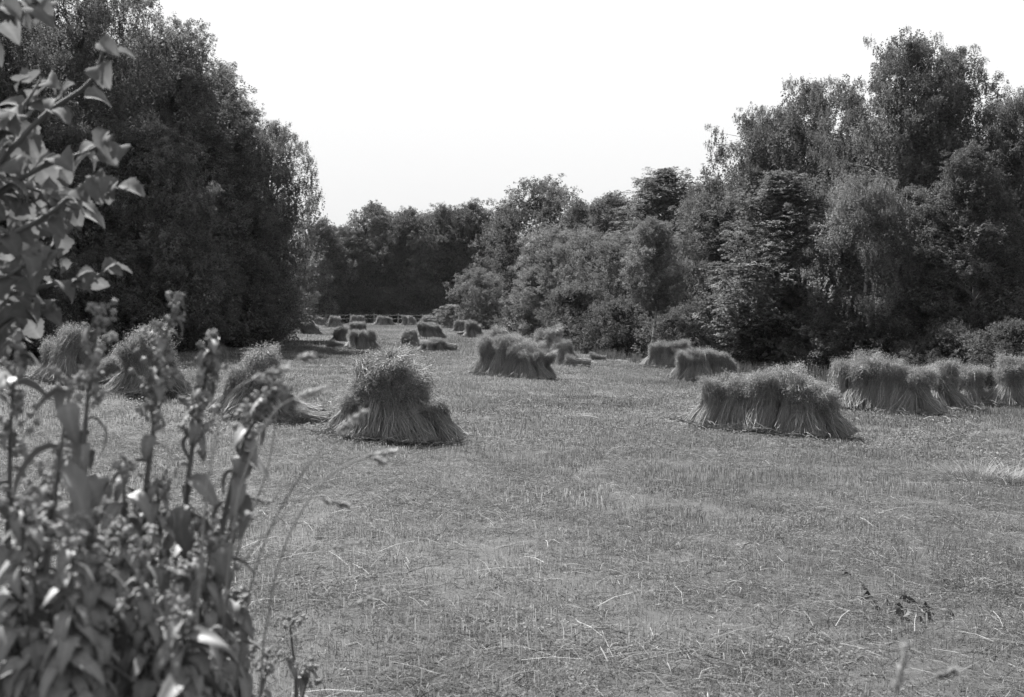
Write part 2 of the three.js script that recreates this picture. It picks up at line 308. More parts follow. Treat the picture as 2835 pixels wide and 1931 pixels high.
// near and middle stooks
stook('stook', 'tall oat stook with one high pointed side, beside the half collapsed stook', null, [925, 1216], [1262, 1240], { seed: 1, h: [0.86, 1.08, 1.2, 0.98, 0.84, 0.76, 0.72], depth: 0.85, n: 8, jag: 0.4, peak: 0.36, pull: 2.0 });
stook('stook', 'half collapsed stook with a pointed top and sheaves sliding off it', null, [585, 1155], [800, 1176], { seed: 2, h: [0.78, 0.9, 1.04, 0.82], depth: 0.85, n: 4, jag: 0.3, peak: 0.62 });
fallenSheaf('sheaf slumped butt outward against the half collapsed stook', 838, 1172, 205, { tilt: 1.2, k: 0.75, kit: 1 });
fallenSheaf('loose sheaf lying at the foot of the half collapsed stook', 868, 1178, 200, { tilt: 1.42, k: 0.6, kit: 2 });
stook('stook', 'shaggy stook standing right before the dark trees behind the weed spikes', null, [305, 1096], [492, 1106], { seed: 3, h: [0.98, 1.1, 0.98], depth: 0.85, n: 4, jag: 0.3, peak: 0.45 });
fallenSheaf('thin sheaf leaning on the shaggy stook behind the weeds', 275, 1082, -20, { tilt: 0.95, k: 0.8, kit: 3 });
stook('stook', 'stook half hidden by the leafy weeds, next to the shaggy stook', null, [95, 1062], [262, 1070], { seed: 4, h: [0.9, 1.0, 0.9], depth: 0.85, n: 4, jag: 0.3, peak: 0.5 });
stook('stook', 'long low stook standing alone in the open stubble', null, [1935, 1186], [2362, 1226], { seed: 5, h: [0.88, 0.86, 1.05, 0.9, 0.84], depth: 0.85, n: 8 });
stook('stook', 'long stook at the head of the row along the dark wood', 'row of stooks before the dark wood', [2305, 1132], [2622, 1158], { seed: 6, h: [1.06, 1.1, 1.02, 0.96], depth: 0.9, n: 8 });
stook('stook', 'short stook second in the row along the dark wood', 'row of stooks before the dark wood', [2575, 1134], [2690, 1144], { seed: 7, h: [0.95, 0.95], n: 2 });
stook('stook', 'round topped stook third in the row along the dark wood', 'row of stooks before the dark wood', [2652, 1122], [2748, 1126], { seed: 8, h: [0.9, 0.9], n: 2 });
stook('stook', 'stook ending the row along the dark wood', 'row of stooks before the dark wood', [2762, 1126], [2880, 1136], { seed: 9, h: [1.02, 0.96], n: 3 });
stook('stook', 'dark fronted double stook in the middle of the field', null, [1314, 1042], [1524, 1058], { seed: 10, h: [1.1, 1.06, 1.0, 0.86], depth: 1.0, n: 10 });
stook('stook', 'bushy topped stook right behind the dark fronted double stook', null, [1478, 1006], [1592, 1018], { seed: 11, h: [1.05, 1.14, 1.0], n: 3 });
stook('stook', 'pale stook mostly hidden behind the dark fronted double stook', null, [1345, 1008], [1462, 1008], { seed: 12, h: [1.12, 1.02], n: 3 });
fallenSheaf('flattened sheaf beside the bushy topped stook', 1604, 1018, 185, { tilt: 1.4, k: 0.8, kit: 2 });
stook('stook', 'low rounded stook at the wood edge below the young birch', null, [1790, 1020], [1930, 1024], { seed: 13, h: [0.86, 0.8], n: 5 });
stook('stook', 'untidy sloping stook beside the low rounded stook', null, [1868, 1056], [2050, 1060], { seed: 14, h: [0.86, 0.94, 0.72], n: 5 });
// far stooks
const FAR = 'small stooks before the far wood';
for (const [seed, x0, x1, y, h, label] of [
  [21, 790, 810, 906, 0.9, 'tiny stook partly hidden under the hanging left branches'],
  [22, 826, 878, 931, 0.74, 'dark rounded stook beside the hanging left branches'],
  [23, 868, 899, 904, 0.86, null], [24, 902, 946, 908, 1.0, 'tall far stook standing before its smaller neighbour at the fence'],
  [25, 964, 1012, 902, 0.86, null], [26, 1038, 1087, 903, 0.86, null], [27, 1112, 1155, 903, 0.86, null],
  [28, 1158, 1206, 909, 1.0, 'stook a little in front of the fence row'], [29, 1195, 1214, 902, 0.9, null], [30, 1214, 1257, 903, 0.9, null],
  [31, 1252, 1314, 921, 0.84, 'long far stook under the round bush'], [32, 1284, 1330, 936, 0.9, 'peaked stook in front of the long one under the round bush'],
  [33, 960, 1011, 926, 0.72, 'stook behind the open tent shaped stook'], [34, 964, 1034, 969, 0.76, 'open tent shaped stook with a propped sheaf'],
  [35, 1155, 1220, 938, 0.82, 'sharp peaked stook behind the collapsed heap'],
]) stook('stook', label ?? 'small pale stook in the row along the wire fence', label ? (y < 912 ? FAR : null) : 'row of stooks along the wire fence', [x0, y], [x1, y], { seed, h: [h, h * 0.93], far: true, ends: x1 - x0 > 30 });
stook('stook', 'low sunken stook behind the open tent shaped stook', null, [908, 955], [954, 955], { seed: 36, h: [0.78, 0.72], ends: false });
fallenSheaf('small fallen sheaf at the foot of the open tent shaped stook', 938, 967, 185, { far: true, k: 0.75, kit: 1 });
stook('stook', 'tumbled stook at the low end of the collapsed heap', null, [1104, 963], [1160, 963], { seed: 38, h: [0.4, 0.72], jag: 0.3, ends: false, n: 3 });
stook('stook', 'low spreading stook in the middle of the collapsed heap', null, [1158, 976], [1240, 978], { seed: 37, h: [0.5, 0.78, 0.5], jag: 0.3 });
fallenSheaf('flat sheaf at the pale end of the collapsed heap', 1232, 977, 190, { far: true, k: 0.95, tilt: 1.3, kit: 2 });
fallenSheaf('small sheaf lying beside the peaked stook under the round bush', 1281, 931, 0, { far: true, k: 0.7, kit: 1 });
fallenSheaf('small sheaf lying alone at the wood edge behind the bushy topped stook', 1657, 1001, 185, { far: true, k: 0.6, kit: 2 });

{
  const r = rng(733), ms = [], Q = new THREE.Quaternion();
  for (const [A, B, dp] of feet) { const n = Math.round(A.distanceTo(B) * 5) + 3; for (let k = 0; k < n; k++) { const p = A.clone().lerp(B, -0.1 + 1.2 * r()); p.z += (r() < 0.75 ? 1 : -1) * dp * (0.5 + 0.55 * r()); p.y = ground(p.x, p.z); Q.setFromAxisAngle(V(0, 1, 0), r() * 6.28); const q = 0.5 + 0.5 * r(); ms.push(new THREE.Matrix4().compose(p, Q, V(q, 0.8 + q, q))); } }
  const m = copies(numbered('loose_straw'), strawPatch(36, 0.8, 34, 0.3, 0.0028), strawMat, ms); m.userData.label = 'broken straw dropped round the feet of the stooks'; m.userData.category = 'straw'; scene.add(m);
}

// ---------------------------------------------------------------- trees
// a branch end's mass of leaves: many little tufts in an uneven ellipsoid, in metres
function clump(kind, seed, far) {
  const r = rng(seed), s = new Soup(), leafLen = [0.092, 0.118, 0.17][far], R = [0.8, 0.95, 1.25][far], tufts = [42, 36, 30][far], n = [20, 18, 17][far];
  for (let q = 0; q < tufts; q++) {
    const d = randDir(r), rad = R * (0.2 + 0.9 * Math.sqrt(r())) * (0.75 + 0.45 * r());
    const c = V(d.x * rad, d.y * rad * (kind === 'flat' ? 0.6 : 0.75) - (kind === 'flat' ? 0.28 * rad * rad / R : 0), d.z * rad), tr = R * (0.11 + 0.15 * r()), tone = 0.8 + 0.4 * r();
    const hang = kind === 'droop' ? R * (0.25 + 0.75 * r()) : 0;
    for (let k = 0; k < n; k++) {
      const e = randDir(r).multiplyScalar(tr * Math.cbrt(r())), p = c.clone().add(e);
      if (kind === 'droop') { const t = r(); p.x = c.x + e.x * (0.9 - 0.45 * t); p.z = c.z + e.z * (0.9 - 0.45 * t); p.y -= hang * t; } else if (kind === 'flat') p.y = c.y + e.y * 0.35 - 0.15 * (e.x * e.x + e.z * e.z) / tr;
      const l = leafLen * (0.65 + 0.65 * r()); let dir, sd;
      if (kind === 'droop') { dir = V((r() - 0.5) * 1.6, -0.9 + 0.8 * r(), (r() - 0.5) * 1.6).normalize(); sd = randDir(r).cross(dir).normalize(); } else {
        const f = kind === 'flat' ? 0.9 : 1.7, up = V((r() - 0.5) * f + d.x * 0.4, kind === 'flat' ? 1 : 0.25 + 0.8 * r(), (r() - 0.5) * f + d.z * 0.4).normalize();
        dir = randDir(r).cross(up).normalize(); sd = V().crossVectors(up, dir);
      }
      s.leaf(p, dir.multiplyScalar(l), sd.multiplyScalar(l * 0.38), tone * (0.55 + 0.9 * r()));
    }
  }
  return s.geo();
}
const CLUMPS = {};
function clumps(kind, far) { const k = kind + far; return CLUMPS[k] ??= [1, 2, 3].map((q) => clump(kind, 300 + q * 13 + far * 7, far)); }
const barkDark = flatMat(0.1, 0.95);
const birchBark = (() => {
  const r = rng(77), n = 128, buf = new Float32Array(n * n).fill(0.86);
  for (let k = 0; k < 70; k++) { const x = r() * n, y = r() * n, w = 6 + r() * 34, h = 1 + r() * 5; for (let j = 0; j < h; j++) for (let i = 0; i < w; i++) buf[((y + j) & 127) * n + ((x + i) & 127)] = 0.25 + 0.2 * r(); }
  return new THREE.MeshStandardMaterial({ color: grey(0.34), map: noiseTex(n, (u, v) => buf[Math.floor(v * n) * n + Math.floor(u * n)]), roughness: 0.85, side: THREE.DoubleSide });
})();
const foliageMats = {}; const foliage = (v) => foliageMats[v] ??= leafMat(v, 0.4, 0.5);
const PROF = {
  egg: (t) => Math.pow(Math.sin(Math.PI * Math.min(1, 0.12 + 0.86 * Math.pow(t, 0.8))), 0.7),
  cone: (t) => (t < 0.12 ? 0.55 + 3.4 * t : 0.96) * Math.pow(1 - 0.97 * Math.max(0, t - 0.12) / 0.88, 0.75) + 0.06,
  dome: (t) => Math.sqrt(Math.max(0.02, 1 - Math.pow(Math.max(0, t * 1.35 - 0.35), 2))) * (t < 0.15 ? 0.7 + 2 * t : 1),
  umbel: (t) => (t < 0.35 ? 0.35 + 1.3 * t : 0.85 + 0.15 * Math.sin((t - 0.35) * 4.8)) * (t > 0.85 ? 1 - 1.6 * (t - 0.85) : 1),
  full: (t) => (t < 0.18 ? 0.6 + 2.2 * t : 1) * (t > 0.7 ? Math.sqrt(Math.max(0.06, 1 - Math.pow((t - 0.7) / 0.31, 2))) : 1),
  column: (t) => 0.45 + 0.55 * Math.sin(Math.PI * Math.min(1, 0.15 + 0.8 * t)),
};
// px: foot column; d: distance; top: row of its top; w: crown width in pixels
function tree(name, label, category, group, o) {
  const r = rng(o.seed), P = standing(o.px, o.d), h = CY + (HOR - o.top) / F * o.d - P.y, R = o.w / F * o.d / 2, far = o.far ?? (o.d > 70 ? 2 : o.d > 42 ? 1 : 0);
  const g = new THREE.Group(); thing(g, name, label, category, group); g.position.copy(P);
  const c0 = o.base * h, lean = V((o.lean ?? 0) / F * o.d, 0, (r() - 0.5) * 0.6), kind = o.kind ?? 'round', prof = PROF[o.prof ?? 'egg'];
  const axisAt = (y) => { const t = y / h; return V(lean.x * t * t + 0.10 * Math.sin(t * 7 + o.seed), y, lean.z * t * t + 0.10 * Math.cos(t * 6 + o.seed)); };
  const tr = (o.trunk ?? 0.011) * h, pts = [], rad = [];
  for (let k = 0; k <= 9; k++) { const t = k / 9; pts.push(axisAt(t * h * 0.95 - 0.1)); rad.push(tr * (1.25 * (1 - t) + 0.12)); }
  const wood = [tube(pts, rad, 8)], mats = [[], [], []], tones = [[], [], []];
  const Q = new THREE.Quaternion(), E = new THREE.Euler(), M = new THREE.Matrix4(), CR = [0.8, 0.95, 1.25][far];
  const dab = (c, q) => {
    if (c.y < q * CR * 0.5) c.y = q * CR * (0.5 + 0.3 * r());
    const f = kind === 'round' ? 0.9 : 0.35; E.set((r() - 0.5) * f, r() * 6.28, (r() - 0.5) * f);
    Q.setFromEuler(E); M.compose(c, Q, V(q * (0.85 + 0.35 * r()), q * (0.85 + 0.3 * r()), q * (0.85 + 0.35 * r()))); const i = Math.floor(r() * 3); mats[i].push(M.clone()); tones[i].push(0.8 + 0.4 * r());
  };
  const base = Math.min(1.15, Math.max(0.42, R * 0.36 / CR)) * (o.clump ?? 1);
  const n = Math.round((o.dense ?? 1.5) * Math.max(16, 2.1 * R * (h - c0) / (base * base * CR * CR)));
  for (let k = 0; k < n; k++) {
    const t = Math.pow((k + r()) / n, 0.9), y = c0 + (h - c0) * t * 0.98, a = k * 2.39996 + r() * 0.9, q = base * (0.6 + 0.55 * r()) * (1 - 0.45 * t * t);
    const full = R * prof(t) * (0.72 + 0.55 * vnoise(Math.cos(a) * 1.3 + t * 3.2 + o.seed * 7.7, Math.sin(a) * 1.3 + t * 1.7)), reach = Math.max(0.05, full * (0.82 + 0.3 * r()) - q * CR * 0.75), rise = (o.rise ?? 0.25) * (1 - 0.5 * t), from = axisAt(Math.max(0.08 * h, y - reach * (0.25 + rise)));
    const end = axisAt(y).add(V(Math.cos(a) * reach, reach * rise * (r() - 0.4), Math.sin(a) * reach)), mid = from.clone().lerp(end, 0.5); mid.y += reach * 0.08;
    const lr = tr * 0.34 * (1.1 - t) + 0.012;
    wood.push(tube([from, mid, end], [lr, lr * 0.6, lr * 0.2], 5));
    dab(end, q);
    if (reach > q * CR * 1.1 && r() < (o.inner ?? 0.55)) dab(from.clone().lerp(end, 0.3 + 0.25 * r()), q * 0.9);
    if (r() < 0.5) { const b = (0.16 + 0.3 * r()), w = V(Math.cos(a + (r() - 0.5) * 1.4), 0.15 + 0.6 * r(), Math.sin(a + (r() - 0.5) * 1.4)).multiplyScalar(q * CR * (0.75 + 0.5 * r())); dab(end.clone().add(w), q * b * 1.3); }
  }
  for (let e = 0; e < 3; e++) { // lesser leaders beside the main one
    const a = e * 2.2 + o.seed, f = 0.25 + 0.3 * r(), y = h * (0.86 + 0.1 * r()), foot = axisAt(h * 0.6), tip = axisAt(y).add(V(Math.cos(a) * R * f, 0, Math.sin(a) * R * f));
    wood.push(tube([foot, foot.clone().lerp(tip, 0.5), tip], [tr * 0.4, tr * 0.25, 0.01], 5));
    for (let k = 0; k < 5; k++) dab(foot.clone().lerp(tip, 0.55 + 0.11 * k).add(V((r() - 0.5) * R * 0.25, 0, (r() - 0.5) * R * 0.25)), base * (0.85 - 0.12 * k) * (0.8 + 0.4 * r()));
  }
  for (let k = 0; k < 9; k++) { const u = r(); dab(axisAt(h * (1 - 0.10 * u) - 0.12).add(V((r() - 0.5) * R * 0.8 * (u + 0.05), 0, (r() - 0.5) * R * 0.8 * (u + 0.05))), base * (0.18 + 0.3 * u)); }
  const wg = o.bark === 'birch' ? wood.shift() : mergeGeometries(wood); if (o.bark === 'birch') part(g, 'branches', mergeGeometries(wood), barkDark); if (o.bark === 'birch') { const p = wg.attributes.position, uv = new Float32Array(p.count * 2); for (let i = 0; i < p.count; i++) { uv[i * 2] = Math.atan2(p.getZ(i), p.getX(i)) / 6.28; uv[i * 2 + 1] = p.getY(i) / 0.9; } wg.setAttribute('uv', new THREE.BufferAttribute(uv, 2)); }
  part(g, 'trunk', wg, o.bark === 'birch' ? birchBark : barkDark);
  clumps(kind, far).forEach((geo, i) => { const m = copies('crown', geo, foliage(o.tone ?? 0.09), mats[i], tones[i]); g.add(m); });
  return g;
}
const LW = 'left hand wood', FW = 'far wood', RW = 'right hand wood';
// left hand wood
tree('birch_tree', 'tall birch with pale trunks towering above the hazel branches', 'tree', LW, { seed: 1, px: 215, d: 41, top: -130, w: 520, base: 0.14, kind: 'droop', prof: 'full', bark: 'birch', tone: 0.0863 });
tree('birch_tree', 'tall dark birch filling the outer end of the left wood', 'tree', LW, { seed: 2, px: -60, d: 37, top: -60, w: 520, base: 0.1, kind: 'droop', prof: 'full', bark: 'birch', tone: 0.0863 });
tree('alder_tree', 'broad leafy tree stepping down from the tall birch of the left wood', 'tree', LW, { seed: 3, px: 495, d: 43, top: 52, w: 320, base: 0.1, prof: 'full', tone: 0.11 });
tree('alder_tree', 'leafy tree on the second step down of the left wood', 'tree', LW, { seed: 23, px: 590, d: 46, top: 160, w: 240, base: 0.08, prof: 'full', tone: 0.106 });
tree('alder_tree', 'leafy tree on the third step down of the left wood', 'tree', LW, { seed: 24, px: 655, d: 45, top: 262, w: 240, base: 0.06, prof: 'full', tone: 0.106 });
tree('birch_tree', 'birch with hanging twigs at the open end of the left wood', 'tree', LW, { seed: 4, px: 735, d: 47, top: 335, w: 250, base: 0.06, kind: 'droop', prof: 'full', bark: 'birch', tone: 0.106, lean: 30 });
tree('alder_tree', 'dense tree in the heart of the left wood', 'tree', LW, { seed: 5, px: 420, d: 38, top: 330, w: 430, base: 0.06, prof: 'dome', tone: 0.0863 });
tree('alder_tree', 'tree behind the hanging birch with its crown low over the stubble', 'tree', LW, { seed: 6, px: 765, d: 54, top: 570, w: 190, base: 0.03, prof: 'full', tone: 0.106 });
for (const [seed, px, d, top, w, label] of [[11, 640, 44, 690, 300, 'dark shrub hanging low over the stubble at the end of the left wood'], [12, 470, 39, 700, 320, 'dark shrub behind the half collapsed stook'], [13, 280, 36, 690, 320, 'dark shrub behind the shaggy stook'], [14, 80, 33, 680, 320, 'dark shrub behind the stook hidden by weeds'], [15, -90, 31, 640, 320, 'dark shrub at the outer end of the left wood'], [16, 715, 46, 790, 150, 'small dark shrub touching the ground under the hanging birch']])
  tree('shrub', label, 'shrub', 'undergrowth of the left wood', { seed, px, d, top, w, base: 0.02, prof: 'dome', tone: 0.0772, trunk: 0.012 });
for (const [seed, px, d, top, w] of [[17, 120, 46, 60, 520], [18, 390, 50, 90, 440], [19, 560, 55, 240, 280], [25, -160, 50, 100, 480], [26, 140, 58, 150, 480], [27, 390, 64, 260, 420]])  // rearmost trees added to deepen the wood and block light from behind
  tree('alder_tree', 'tree standing deep inside the left wood', 'tree', LW, { seed, px, d, top, w, base: 0.04, prof: 'full', tone: 0.0863 });  // inner trees: lower leaf tone puts the deep shade into the colour
tree('alder_tree', 'small distant tree between the left wood and the far wood', 'tree', LW, { seed: 20, px: 890, d: 122, top: 605, w: 170, base: 0.05, prof: 'dome', tone: 0.0772 });
tree('alder_tree', 'pale low tree behind the end of the left wood', 'tree', LW, { seed: 21, px: 850, d: 118, top: 690, w: 150, base: 0.03, prof: 'dome', tone: 0.115 });
// far wood
const far = (seed, px, top, w, d, label, o = {}) => tree('beech_tree', label, 'tree', FW, { seed, px, d, top, w, base: 0.16, kind: 'round', prof: 'dome', dense: 1.9, tone: 0.0752, rise: 0.5, ...o });
far(31, 945, 630, 200, 126, 'beech at the left wing of the far wood');
far(32, 1035, 563, 240, 130, 'beech with a feathery crown at the high left of the far wood');
far(33, 1130, 578, 210, 128, 'beech in the middle of the far wood');
far(34, 1225, 568, 210, 132, 'beech with a bristling crown top in the far wood');
far(35, 1310, 558, 190, 131, 'beech at the shoulder of the far wood, beside the gap of sky');
for (const [s, px, top, d] of [[36, 900, 690, 137], [37, 990, 640, 140], [38, 1085, 620, 141], [39, 1180, 640, 139], [40, 1280, 640, 141], [41, 1390, 660, 138]]) far(s, px, top, 220, d, 'beech in the back row of the far wood', { dense: 1.8, base: 0.04 });
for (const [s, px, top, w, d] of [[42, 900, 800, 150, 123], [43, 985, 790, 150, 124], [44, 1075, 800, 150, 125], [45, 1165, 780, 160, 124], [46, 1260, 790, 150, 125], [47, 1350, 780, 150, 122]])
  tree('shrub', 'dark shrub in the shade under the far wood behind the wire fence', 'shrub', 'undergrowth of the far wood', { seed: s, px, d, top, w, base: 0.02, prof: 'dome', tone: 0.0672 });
// between far wood and right hand wood
tree('oak_tree', 'tall tree with a square topped crown between far wood and right wood', 'tree', RW, { seed: 51, px: 1505, d: 100, top: 495, w: 270, base: 0.08, prof: 'full', tone: 0.0793 });
tree('oak_tree', 'lower shoulder of foliage beside the square topped tree and the sky gap', 'tree', RW, { seed: 52, px: 1405, d: 104, top: 560, w: 190, base: 0.06, prof: 'dome', tone: 0.0752 });
tree('oak_tree', 'rounded tree between the square topped tree and the spreading beech', 'tree', RW, { seed: 84, px: 1605, d: 94, top: 555, w: 220, base: 0.05, prof: 'dome', tone: 0.0752 });
tree('beech_tree', 'spreading beech behind the pale young trees', 'tree', RW, { seed: 53, px: 1700, d: 88, top: 535, w: 270, base: 0.06, kind: 'round', prof: 'dome', dense: 1.8, tone: 0.0752, rise: 0.5 });
tree('beech_tree', 'high beech with tiers of foliage above the young birch', 'tree', RW, { seed: 54, px: 1845, d: 78, top: 462, w: 350, base: 0.06, kind: 'flat', prof: 'dome', dense: 3.6, tone: 0.0752, rise: 0.5 });
tree('beech_tree', 'dark beech filling the gap behind the layered tree', 'tree', RW, { seed: 55, px: 1985, d: 70, top: 495, w: 280, base: 0.05, kind: 'round', prof: 'dome', dense: 1.8, tone: 0.0752 });
tree('round_bush', 'rounded bush with a pale top and dark foot before the far wood', 'bush', null, { seed: 56, px: 1330, d: 92, top: 745, w: 135, base: 0.02, prof: 'full', tone: 0.117 });
tree('bramble_bush', 'pale sprawling bramble at the foot of the rounded bush', 'bush', null, { seed: 57, px: 1245, d: 97, top: 842, w: 120, base: 0.02, kind: 'flat', prof: 'dome', tone: 0.125 });
tree('willow_tree', 'pale willow with a rounded top beside the rounded bush', 'tree', RW, { seed: 58, px: 1535, d: 72, top: 632, w: 220, base: 0.03, prof: 'full', tone: 0.125, far: 1 });
tree('willow_tree', 'pale willow leaning out over the double stook', 'tree', RW, { seed: 59, px: 1485, d: 69, top: 735, w: 170, base: 0.03, prof: 'dome', tone: 0.125, far: 1 });
tree('willow_tree', 'willow between the pale willow and the young birch', 'tree', RW, { seed: 60, px: 1650, d: 60, top: 640, w: 220, base: 0.03, prof: 'full', tone: 0.105 });
tree('willow_tree', 'willow close behind the young birch', 'tree', RW, { seed: 85, px: 1745, d: 54, top: 650, w: 220, base: 0.03, prof: 'full', tone: 0.0863 });
tree('young_birch', 'slender young birch with a thin white trunk', 'tree', RW, { seed: 61, px: 1812, d: 43.5, top: 600, w: 200, base: 0.38, prof: 'egg', tone: 0.117, bark: 'birch', trunk: 0.009, clump: 0.9 });
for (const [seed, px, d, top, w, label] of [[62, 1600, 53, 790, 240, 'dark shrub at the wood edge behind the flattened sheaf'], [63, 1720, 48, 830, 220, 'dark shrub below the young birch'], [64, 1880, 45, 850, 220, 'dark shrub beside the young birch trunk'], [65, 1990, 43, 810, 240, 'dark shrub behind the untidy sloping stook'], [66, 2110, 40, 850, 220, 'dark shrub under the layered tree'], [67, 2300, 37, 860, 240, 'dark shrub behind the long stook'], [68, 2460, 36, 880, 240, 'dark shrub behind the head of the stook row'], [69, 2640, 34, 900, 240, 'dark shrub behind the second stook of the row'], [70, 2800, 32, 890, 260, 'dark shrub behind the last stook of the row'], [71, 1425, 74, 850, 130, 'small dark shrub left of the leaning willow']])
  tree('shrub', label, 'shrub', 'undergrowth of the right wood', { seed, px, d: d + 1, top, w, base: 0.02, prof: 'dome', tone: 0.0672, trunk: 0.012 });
tree('hornbeam_tree', 'layered tree with shelves of foliage down to the ground', 'tree', RW, { seed: 72, px: 2165, d: 41, top: 470, w: 380, base: 0.06, kind: 'flat', prof: 'egg', dense: 2.4, tone: 0.0898, rise: 0.1 });
tree('alder_tree', 'leafy tree behind the young birch with a dark bare trunk', 'tree', RW, { seed: 73, px: 2000, d: 52, top: 540, w: 290, base: 0.16, prof: 'full', tone: 0.0793 });
tree('birch_tree', 'birch with an uneven crown beside the tallest birch', 'tree', RW, { seed: 74, px: 2275, d: 50, top: 215, w: 400, base: 0.15, kind: 'droop', prof: 'full', bark: 'birch', tone: 0.0828 });
tree('birch_tree', 'smaller birch on the sky side of the uneven crowned birch', 'tree', RW, { seed: 75, px: 2115, d: 52, top: 285, w: 300, base: 0.15, kind: 'droop', prof: 'full', bark: 'birch', tone: 0.0828 });
tree('birch_tree', 'tallest birch of the right wood with a feathery double top', 'tree', RW, { seed: 76, px: 2510, d: 42, top: 88, w: 400, base: 0.03, kind: 'droop', prof: 'full', bark: 'birch', tone: 0.0828 });
tree('birch_tree', 'second stem of the tallest birch, leaning outward', 'tree', RW, { seed: 77, px: 2595, d: 42.6, top: 125, w: 290, base: 0.2, kind: 'droop', prof: 'full', bark: 'birch', tone: 0.0828, lean: 30 });
tree('birch_tree', 'bright birch with hanging leaves before the tallest birch', 'tree', RW, { seed: 78, px: 2400, d: 38.5, top: 480, w: 300, base: 0.14, kind: 'droop', prof: 'full', bark: 'birch', tone: 0.117 });
tree('birch_tree', 'dark birch at the outer end of the right wood', 'tree', RW, { seed: 79, px: 2850, d: 39, top: 240, w: 330, base: 0.06, kind: 'droop', prof: 'full', bark: 'birch', tone: 0.0752 });
for (const [seed, px, d, top, w] of [[80, 2690, 37, 400, 320], [81, 2560, 47, 330, 400], [82, 2380, 48, 400, 400], [83, 2760, 46, 360, 380], [86, 2160, 63, 420, 420], [87, 2430, 60, 330, 440], [88, 2700, 56, 420, 440], [89, 2960, 50, 350, 420], [90, 1900, 88, 560, 360]])  // back row added behind the others to keep sky light from leaking through
  tree('alder_tree', 'dark leafy tree inside the right wood', 'tree', RW, { seed, px, d, top, w, base: 0.04, prof: 'dome', tone: 0.0709 });  // shade inside the wood put into a darker leaf tone

// rank grass along the foot of the right hand wood
{
  const r = rng(90), s = new Soup();
  for (let k = 0; k < 90; k++) { const x = (r() - 0.5) * 0.7, z = (r() - 0.5) * 0.7, a = r() * 6.28, h = 0.25 + 0.4 * r(), b = 0.25 * r(); s.ribbon([V(x, -0.02, z), V(x + Math.cos(a) * b * 0.3, h * 0.7, z + Math.sin(a) * b * 0.3), V(x + Math.cos(a) * b, h, z + Math.sin(a) * b)], 0.007, V(-Math.sin(a), 0, Math.cos(a)), 0.6 + 0.7 * r(), 0.2); }
  const ms = [], Q = new THREE.Quaternion();
  for (let d = 29; d < 75; d += 0.35) for (const side of [0, 1]) for (let q = 0; q < 2; q++) { const x = side ? rightEdge(d) + (r() - 0.1) * 1.1 : leftEdge(d) - (r() - 0.1) * 1.1; Q.setFromAxisAngle(V(0, 1, 0), r() * 6.28); const k = 0.3 + 0.55 * r(); if (r() < 0.6) ms.push(new THREE.Matrix4().compose(V(x, ground(x, -d), -d), Q, V(k, k, k))); }
  const m = copies('verge_grass', s.geo(), leafMat(0.085, 0.3), ms); m.userData.label = 'rank uncut grass along the foot of the woods'; m.userData.category = 'grass'; scene.add(m);
}

// ---------------------------------------------------------------- wire fence before the far wood
{
  const g = new THREE.Group(); thing(g, 'wire_fence', 'wire fence with thin wooden posts before the far wood', 'fence'); const A = standing(835, 112.5), B = standing(1235, 112.5); g.position.copy(A);
  const wood = flatMat(0.14), n = 6; let prev = null;
  for (let k = 0; k <= n; k++) { const p = A.clone().lerp(B, k / n); p.y = ground(p.x, p.z); p.sub(A); part(g, 'post', tube([p.clone().add(V(0, -0.1, 0)), p.clone().add(V(0.03, 0.6, 0)), p.clone().add(V(0.02 * (k % 3), 1.18, 0))], [0.06, 0.055, 0.05], 6), wood); if (prev) for (const y of [1.0, 0.62]) part(g, 'wire', tube([prev.clone().add(V(0, y, 0.06)), prev.clone().lerp(p, 0.5).add(V(0, y - 0.03, 0.06)), p.clone().add(V(0, y, 0.06))], [0.013, 0.013, 0.013], 4), flatMat(0.14)); prev = p; }
}

// ---------------------------------------------------------------- foreground plants
// broad leaf with a folded midrib, ribbed side veins and curl; length 1 along +x, face +y
function bladeGeo(seed, ratio, tipPow, fold, curl, ribs, wave = 0.05) {
  const s = new Soup(), r = rng(seed), nu = 12, nv = 6, ph = r() * 6;
  for (let i = 0; i <= nu; i++) {
    const u = i / nu, w = ratio * Math.pow(Math.sin(Math.PI * Math.pow(u, tipPow)), 0.8) * (1 + (i % 2 ? 0.06 : -0.05) + 0.25 * (r() - 0.5)) + 0.004;
    for (let j = 0; j <= nv; j++) {
      const v = j / nv * 2 - 1, x = u * Math.cos(curl * u * 0.5), y0 = -u * Math.sin(curl * u * 0.5);
      const y = y0 + fold * Math.abs(v) * w + (ribs ? 0.012 * Math.sin((u - Math.abs(v) * 0.18) * ribs * 6.28) * Math.abs(v) : 0) + wave * Math.sin(u * 5 + ph + v * 1.5) * v * 0.6;
      s.v(x, y, v * w, 0.92 + 0.16 * r() - (j === nv / 2 ? -0.25 : 0));
      if (i && j) { const a = i * (nv + 1) + j; s.tri(a - 1, a, a - nv - 2); s.tri(a, a - nv - 1, a - nv - 2); }
    }
  }
  return s.geo();
}
const hazelLeaves = [1, 2, 3].map((k) => bladeGeo(400 + k, 0.46, 0.74, 0.25 + 0.1 * k, 0.5 + 0.5 * k, 9));
const weedLeaves = [1, 2, 3].map((k) => bladeGeo(410 + k, 0.15 + 0.035 * k, 0.62, 0.35, 0.5 + 0.6 * k, 0, 0.08));
const hazelMat = leafMat(0.1, 0.35), weedMat = leafMat(0.125, 0, 0.55), stemMat = flatMat(0.06, 0.8), clusterMat = leafMat(0.16, 0, 0.65), grassMat = leafMat(0.2, 0.5);
